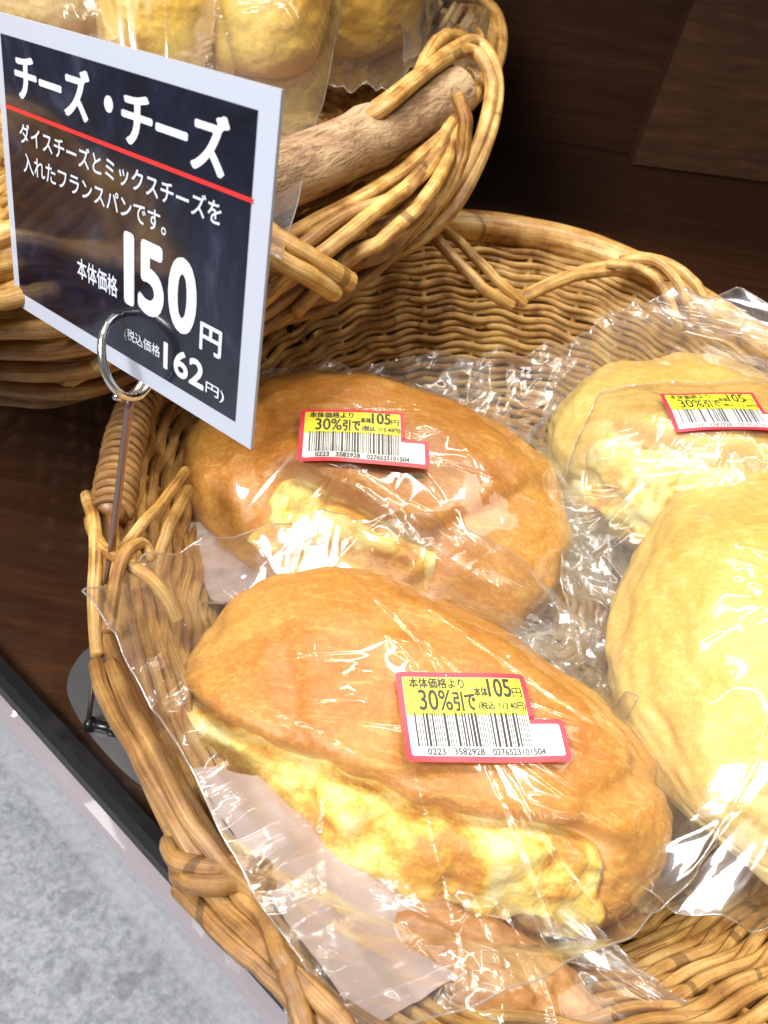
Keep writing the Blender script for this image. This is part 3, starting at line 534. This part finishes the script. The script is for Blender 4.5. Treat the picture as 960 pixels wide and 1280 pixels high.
def sticker(root, ctr, ex, ey, curv, seed):
    """discount sticker bent over the film; ex, ey: unit vectors of its width and height; ctr: its middle"""
    ex = np.array(ex, float); ex /= np.linalg.norm(ex); ey = np.array(ey, float); ey = ey-(ey@ex)*ex; ey /= np.linalg.norm(ey); nn = np.cross(ex, ey); Wt, Wb, Hh = .047, .0575, .0325
    tb = bvh([SM[root.name]]); rows, hs_ = [], []                       # a smooth quadric laid on the film
    for a in np.linspace(0, Wb, 12):
        for b in np.linspace(0, Hh, 8):
            q = np.array(ctr)+(a-Wb/2)*ex+(b-Hh/2)*ey; h = tb.ray_cast(tuple(q+nn*.03), tuple(-nn))
            if h[0] is not None: x_, y_ = a-Wb/2, b-Hh/2; rows.append([1, x_, y_, x_*x_, x_*y_, y_*y_, x_**3*30, x_*x_*y_*30, x_*y_*y_*30]); hs_.append(.03-h[3])
    rows, hs_ = np.array(rows), np.array(hs_); cf_ = np.linalg.lstsq(rows, hs_, rcond=None)[0]; lift = max(0, (hs_-rows@cf_).max())+.0006
    def fn(off):
        def f(u, v):
            x_, y_ = np.asarray(u)-Wb/2, np.asarray(v)-Hh/2; h = cf_[0]+cf_[1]*x_+cf_[2]*y_+cf_[3]*x_*x_+cf_[4]*x_*y_+cf_[5]*y_*y_+30*(cf_[6]*x_**3+cf_[7]*x_*x_*y_+cf_[8]*x_*y_*y_)+lift+off+.0002*np.sin(x_*190+seed)*np.sin(y_*150)
            return np.array(ctr)+x_[..., None]*ex+y_[..., None]*ey+h[..., None]*nn
        return f
    def sheet(name, regs, off, mt, parent):
        m = MB()
        for (u0, v0, u1, v1) in regs:
            U, V = np.meshgrid(np.linspace(u0, u1, 28), np.linspace(v0, v1, 12), indexing='ij'); m.grid(fn(off)(U, V))
        o = m.build(name, mt, parent, smooth=True); return o
    def rnd(name, out, off, mt, parent, r=.0016):                    # rounded stepped outline, scanned in rows
        (w1, w2, h, hs, b) = out; m = MB(); ys = np.unique(np.concatenate([np.linspace(b, b+r, 6), np.linspace(b+r, hs-r, 8), np.linspace(hs-r, hs, 6), np.linspace(hs+1e-5, h-r, 10), np.linspace(h-r, h, 6)])); rows = []
        for y in ys:
            def cn(d): return r-math.sqrt(max(0, r*r-(r-min(d, r))**2))
            i = max(cn(y-b), cn(h-y)); x0 = b+i; x1 = (w2-max(cn(y-b), cn(hs-y)) if y <= hs else w1-cn(h-y)); rows.append(np.stack([np.linspace(x0, x1, 30), np.full(30, y)], -1))
        R_ = np.array(rows); m.grid(fn(off)(R_[..., 0], R_[..., 1]), flip=True); return m.build(name, mt, parent)
    st = rnd('discount_sticker', (Wt, Wb, Hh, .0150, 0), 0, M['red'], root)
    o = rnd('white_panel', (Wt-.002, Wb-.002, Hh-.002, .0132, .002), .00012, M['white'], st, .0008)
    o2 = sheet('yellow_panel', [(.0021, .0163, Wt-.0021, Hh-.0021)], .0002, M['yellow'], st)
    bx = []
    def T(s, u0, v0, u1, v1, bd=.0): bx.append((s, (u0, v0, u1, v1), bd))
    T('本体価格より', .0042, .0262, .0238, .0302, .03); T('30%', .0070, .0182, .0186, .0256, .02); T('引で', .0192, .0180, .0268, .0250, .035)
    T('本体', .0270, .0232, .0318, .0268, .035); T('105', .0322, .0232, .0405, .0300, .03); T('円', .0409, .0231, .0443, .0266, .02); T('(税込', .0278, .0180, .0335, .0214, .03); T('113.40円)', .0352, .0180, .0448, .0212, .03)
    T('0223', .0075, .0024, .0135, .0046, .03); T('3582928', .0165, .0024, .0270, .0046, .03); T('0276523101504', .0300, .0024, .0485, .0046, .03)
    place_text('price_print', bx, None, fn(.0003), M['ink'], st)
    rs = np.random.default_rng(5); m = MB(); x = .0045
    while x < .0440:
        w_ = rs.choice([.0003, .0003, .0006, .0009]); U, V = np.meshgrid([x, x+w_], np.linspace(.0052, .0172, 6), indexing='ij'); m.grid(fn(.0003)(U, V)); x += w_+rs.choice([.0004, .0004, .0007])
    m.build('barcode', M['ink'], st)
    return st
W3 = lambda px, py, t: dp(px, py, t)

G = 'bagged breads in the front basket'
def bz(px, py, z): return at(px, py, z)
# middle bread
rb = thing('bagged_bread', (0, .315, .02), 'bagged golden cheese roll lying behind the front roll, its yellow discount sticker near the top', 'bread', G)
g_mid = bread(rb, 'roll', (-.008, .318, .048), math.radians(-14), .096, .064, .040, .034, M['crust'], 3, .0026, grooves=((.62, .3, .003, .06), (-.6, -.3, .002, .05)), pitch=math.radians(2), roll=math.radians(14), gash=(.40, 1.08, .38, .020), gx=.06, gk=-.05, p=2.35, cheese_amt=.005, taper=.10)
# front bread
rf = thing('bagged_bread', (.03, .19, .02), 'nearest bagged cheese roll, large and golden, melted cheese along its lower side', 'bread', G)
g_fr = bread(rf, 'roll', (.029, .189, .047), math.radians(-14), .094, .057, .036, .033, M['crust'], 11, .0024, grooves=((.70, .25, .0035, .06), (-.62, -.35, .0022, .05), (.22, .45, .0016, .05)), pitch=math.radians(3), roll=math.radians(6), gash=(.60, 1.72, .80, .013), gk=.16, p=2.4, cheese_amt=.004, taper=-.12)
# right breads
rr_ = thing('bagged_bread', (.2, .27, .02), 'large pale yellow bagged bun at the right edge of the front basket', 'bread', G)
g_rt = bread(rr_, 'bun', (.196, .266, .058), math.radians(70), .118, .088, .050, .04, M['crust_pale'], 17, .004, grooves=((.3, .4, .002, .05), (-.4, -.3, .002, .06)), p=2.2)
rk = thing('bagged_bread', (.17, .40, .02), 'bagged cheese bun with a sticker tucked behind the pale yellow bun', 'bread', G)
g_rk = bread(rk, 'bun', (.166, .384, .054), math.radians(-20), .086, .074, .044, .036, M['crust_pale'], 23, .004, gash=(.6, 1.5, .6, .008), cheese_amt=.003)
# lowest bread, cut by the lower edge
rl = thing('bagged_bread', (.03, .10, .012), 'brown bread in a bag lying lowest, under the nearest cheese roll', 'bread', G)
g_lo = bread(rl, 'roll', (.046, .112, .036), math.radians(-14), .050, .026, .018, .018, M['crust_dark'], 29, .004)

bag(rl, [at(330, 1190, .055), at(400, 1420, .06), at(760, 1400, .05), at(700, 1190, .05)], g_lo, seed=31, n=130, creases=30)
T_mid = bag(rb, crump=.0013, corners= [at(300, 470, .055), at(190, 735, .04), at(770, 830, .045), at(735, 430, .06)], own=g_mid, seed=5, load=.0000)
T_rk = bag(rk, crump=.0013, corners= [at(700, 720, .05), at(1000, 700, .06), at(925, 365, .112), at(690, 520, .055)], own=g_rk, seed=7, n=200)
T_rt = bag(rr_, [at(770, 905, .05), at(1060, 1130, .05), at(1230, 600, .06), at(742, 515, .07)], g_rt, seed=9, n=190, others=(g_rk,))
T_fr = bag(rf, [at(108, 748, .106), at(440, 1300, .10), at(895, 1050, .045), at(740, 770, .05)], g_fr, others=(g_mid,), seed=13, load=.0, pleat=.0035, crump=.0020)

liner(rf, [at(240, 960, .092), at(452, 1290, .09), at(640, 1180, .03), at(420, 960, .03)], .004, 3)
liner(rb, [at(232, 650, .05), at(262, 748, .04), at(440, 800, .03), at(400, 640, .03)], .002, 5)
def surf_pt(T_, px, py):
    """the film's point seen at that place, with its tangents"""
    d = ray(px, py); d = d/np.linalg.norm(d); V = T_.reshape(-1, 3)-CAM; t = V@d; dist = np.linalg.norm(V-t[:, None]*d, axis=1); k = np.argsort(dist)[:60]; return V[k].mean(0)+CAM
def stick_on(root, T_, c, tl, tr, bl, lift, curv, seed):
    p = surf_pt(T_, *c); q0, q1, q2 = surf_pt(T_, *tl), surf_pt(T_, *tr), surf_pt(T_, *bl); ex = q1-q0; ey = q0-q2; ex /= np.linalg.norm(ex); ey = ey-(ey@ex)*ex; ey /= np.linalg.norm(ey); n_ = np.cross(ex, ey)
    if n_[2] < 0: n_ = -n_
    sticker(root, p+n_*lift, ex, ey, curv, seed)
stick_on(rf, T_fr, (602, 897), (494, 842), (665, 845), (520, 950), .0022, (2.2, 2.0), 0)
stick_on(rb, T_mid, (455, 548), (377, 515), (522, 520), (368, 572), .0022, (2.2, 3.0), 1)
stick_on(rk, T_rk, (908, 515), (828, 480), (960, 480), (835, 545), .003, (2.0, 2.0), 2)

pm = surf_pt(T_mid, 657, 466); e1 = ray(677, 468)-ray(657, 466); e1 -= e1[2]*AZ*0; e1 /= np.linalg.norm(e1); e2 = ray(657, 446)-ray(657, 466); e2 /= np.linalg.norm(e2); n_ = np.cross(e1, e2)
tbm = bvh([T_mid])
def mk(u, v):
    q = pm+(np.asarray(u)[..., None]-.5)*.0062*e1+(np.asarray(v)[..., None]-.5)*.0062*e2; return q+n_*.0015
bgm = [o for o in rb.children if o.name.startswith('bag') and 'seam' not in o.name][0]
place_text('recycling_mark', [('プ', (.0, .5, .42, 1), .03), ('ラ', (.5, .5, .95, 1), .03), ('外装', (.0, 0, .95, .4), .03)], None, mk, M['white'], bgm)

# ---- rear-basket breads
G2 = 'bagged breads in the rear basket'
def rear(px, py, z, a, b, c, yaw, seed, label, mt, crn, n=90, roll=0.):
    p = at(px, py, z); o = thing('bagged_bread', p-[0, 0, c], label, 'bread', G2); g = bread(o, 'roll', p, math.radians(yaw), a, b, c, c, mt, seed, .0016, roll=roll, p=3.0, nx=110, ny=130, gash=(.25, .45, .85, .0035), gx=0); bag(o, [at(*q) for q in crn], g, seed=seed, n=n, creases=26, crump=.0013, edge_wave=.003, iters=500); return o
rear(70, -50, .20, .060, .037, .034, 100, 41, 'pale brown bagged bread at the left end of the rear basket above the price card', M['crust_pale'], [(-60, 50, .17), (140, 60, .19), (150, -160, .19), (-60, -160, .18)])
rear(205, -18, .195, .064, .037, .036, 100, 43, 'yellow-brown bagged bread just above the middle of the price card', M['crust_yellow'], [(130, 105, .17), (285, 108, .17), (285, -140, .18), (130, -140, .18)])
rear(335, 0, .19, .070, .037, .034, 95, 47, 'pale bagged bread above the right corner of the price card', M['crust_yellow'], [(285, 130, .165), (350, 335, .172), (438, -60, .2), (295, -150, .19)])
rear(452, 8, .165, .056, .032, .032, 60, 53, 'bright yellow bun in film beside the bark rim of the rear basket', M['crust_yellow'], [(395, 110, .15), (495, 110, .16), (520, -90, .18), (400, -90, .18)])
rear(556, -30, .170, .035, .026, .026, 60, 59, 'bagged bread at the far end of the rear basket behind the looped rim', M['crust_yellow'], [(505, 70, .165), (596, 92, .185), (603, -120, .18), (510, -100, .17)])

# ------------------------------------------------------------------ price card
T0 = .1875
ct = [1.359*T0, T0, 1.268*T0, 1.626*T0]; cw = [CAM+t*ray(*p) for t, p in zip(ct, [(-9, 13), (352, 112), (313, 562), (20, 380)])]
TLc, TRc, BRc, BLc = cw; exc = (TRc-TLc+BRc-BLc)/2; wC = np.linalg.norm(exc); exc /= wC; eyc = (TLc-BLc+TRc-BRc)/2; hC = np.linalg.norm(eyc); eyc /= hC; nC = np.cross(exc, eyc); nC /= np.linalg.norm(nC)
if nC@(CAM-TLc) < 0: nC = -nC
base = at(110, 905, .003)
sg = thing('price_card_stand', base-[0, 0, .003], 'tilted navy price card in a wire ring clip on a thin metal pin', 'price sign')
def cf(off):
    def f(u, v):
        u, v = np.asarray(u)[..., None], np.asarray(v)[..., None]; return BLc*(1-u)*(1-v)+BRc*u*(1-v)+TRc*u*v+TLc*(1-u)*v+nC*off
    return f
def cpx(px, py):                                                     # card (u, v) of a place on its face
    d = ray(px, py); t = ((TLc-CAM)@nC)/(d@nC); p = CAM+t*d-BLc; A = np.stack([exc*wC, eyc*hC], 1); s = np.linalg.lstsq(A, p, rcond=None)[0]; return s
def slab(name, u0, v0, u1, v1, off, thick, mt, parent):
    m = MB(); U = np.array([u0, u1, u1, u0]); V = np.array([v0, v0, v1, v1]); m.hexa(cf(off-thick)(U, V), cf(off)(U, V)); o = m.build(name, mt, parent, smooth=False); return o
card = slab('card', 0, 0, 1, 1, 0, .0009, M['card_white'], sg)
slab('navy_panel', .03, .062, .945, .94, .00015, .0001, M['card_navy'], card)
def cbox(px0, py0, px1, py1): a, b = cpx(px0, py0), cpx(px1, py1); return (min(a[0], b[0]), min(a[1], b[1]), max(a[0], b[0]), max(a[1], b[1]))
r0, r1_ = cpx(3, 127), cpx(322, 257); vr = (r0[1]+r1_[1])/2
slab('red_rule', .03, vr-.006, .95, vr+.006, .0003, .0001, M['card_red'], card)
#def ct_(name, s, u0, v0, u1, v1, bd=0., mt='lettering', slant=0.): return place_text(name, s, (u0, v0, u1, v1), cf(.00032), M[mt], card, bd, slant)
place_text('title_lettering', [('チーズ', (.092, .765, .40, .905), .042), ('・', (.462, .815, .492, .86), .04), ('チーズ', (.53, .75, .868, .90), .042)], None, cf(.00032), M['lettering'], card, asp=.95, thin=.55)
place_text('description_lettering', [('ダイスチーズとミックスチーズを', (.092, .622, .862, .688), .012), ('入れたフランスパンです。', (.100, .528, .685, .592), .012)], None, cf(.00032), M['lettering'], card, asp=.71)
place_text('price_lettering', [('本体価格', (.331, .252, .502, .322), .015), ('1', (.537, .262, .562, .478), .05), ('5', (.592, .262, .675, .478), .05), ('0', (.705, .262, .79, .478), .05), ('円', (.815, .238, .885, .322), .03)], None, cf(.00032), M['lettering'], card, asp=.71)
place_text('tax_price_lettering', [('(税込価格', (.53, .122, .672, .168), .008), ('162', (.688, .105, .832, .192), .04), ('円)', (.842, .10, .905, .142), .015)], None, cf(.00032), M['lettering'], card, asp=.71)
# ring clip and pin
d_ = ray(158, 446); tt = ((TLc-CAM)@nC)/(d_@nC); rc = CAM+tt*d_*.985; fw = d_/np.linalg.norm(d_); rgt = ray(178, 446)-ray(158, 446); rgt /= np.linalg.norm(rgt)
ru = ray(147, 385)-ray(157, 505); ru /= np.linalg.norm(ru); ru -= (ru@fw)*fw; ru /= np.linalg.norm(ru); rgt -= (rgt@fw)*fw; rgt -= (rgt@ru)*ru; rgt /= np.linalg.norm(rgt); rgx = .60*rgt+.80*fw; RR = np.linalg.norm(ray(147, 390)-ray(157, 500))*tt*.5
an = np.linspace(-.5*math.pi-.35, 1.5*math.pi+.75*math.pi, 110)
m = MB(); RR *= .9; p = rc+RR*.96*np.cos(an)[:, None]*rgx+RR*np.sin(an)[:, None]*ru+np.cross(rgx, ru)*np.linspace(-.0022, .0022, 110)[:, None]; m.tube(p, .00125, 12); m.build('ring_clip', M['steel'], sg)
topp = rc-ru*(RR+.0005)
m = MB(); m.tube(spline([base, (base+topp)/2+[.0004, 0, 0], topp], 30), np.linspace(.0011, .0014, 30), 10); m.build('pin', M['pin'], sg)
m = MB(); bq = [at(x, y, 0)[:2] for x, y in ((85, 870), (97, 828), (128, 805), (170, 805), (205, 880), (215, 960), (180, 985), (120, 930))]; bq = spline(np.column_stack([bq, np.full(8, .0)]), 60, True); top_ = bq+[0, 0, .0022]
cc = bq.mean(0); m.add(np.vstack([top_, [cc+[0, 0, .0022]]]), [[i, (i+1) % 60, 60, 60] for i in range(60)]); m.add(np.vstack([bq+[0, 0, .001], top_]), [[i, (i+1) % 60, 60+(i+1) % 60, 60+i] for i in range(60)])
M['plate'] = mat('grey_metal_plate', (.22, .22, .23), .3, Metallic=.7); m.build('base_plate', M['plate'], sg, smooth=False)
m = MB(); q = at(112, 905, .004); q2 = at(150, 912, .004); m.tube([q, q+(q2-q)*.5, q2], .0022, 12); m.tube([q-(q2-q)*.1, q+(q2-q)*.12], .0034, 6); m.tube([q2-(q2-q)*.35, q2-(q2-q)*.1], .0034, 6); m.build('socket_screw', M['dark_metal'], sg)
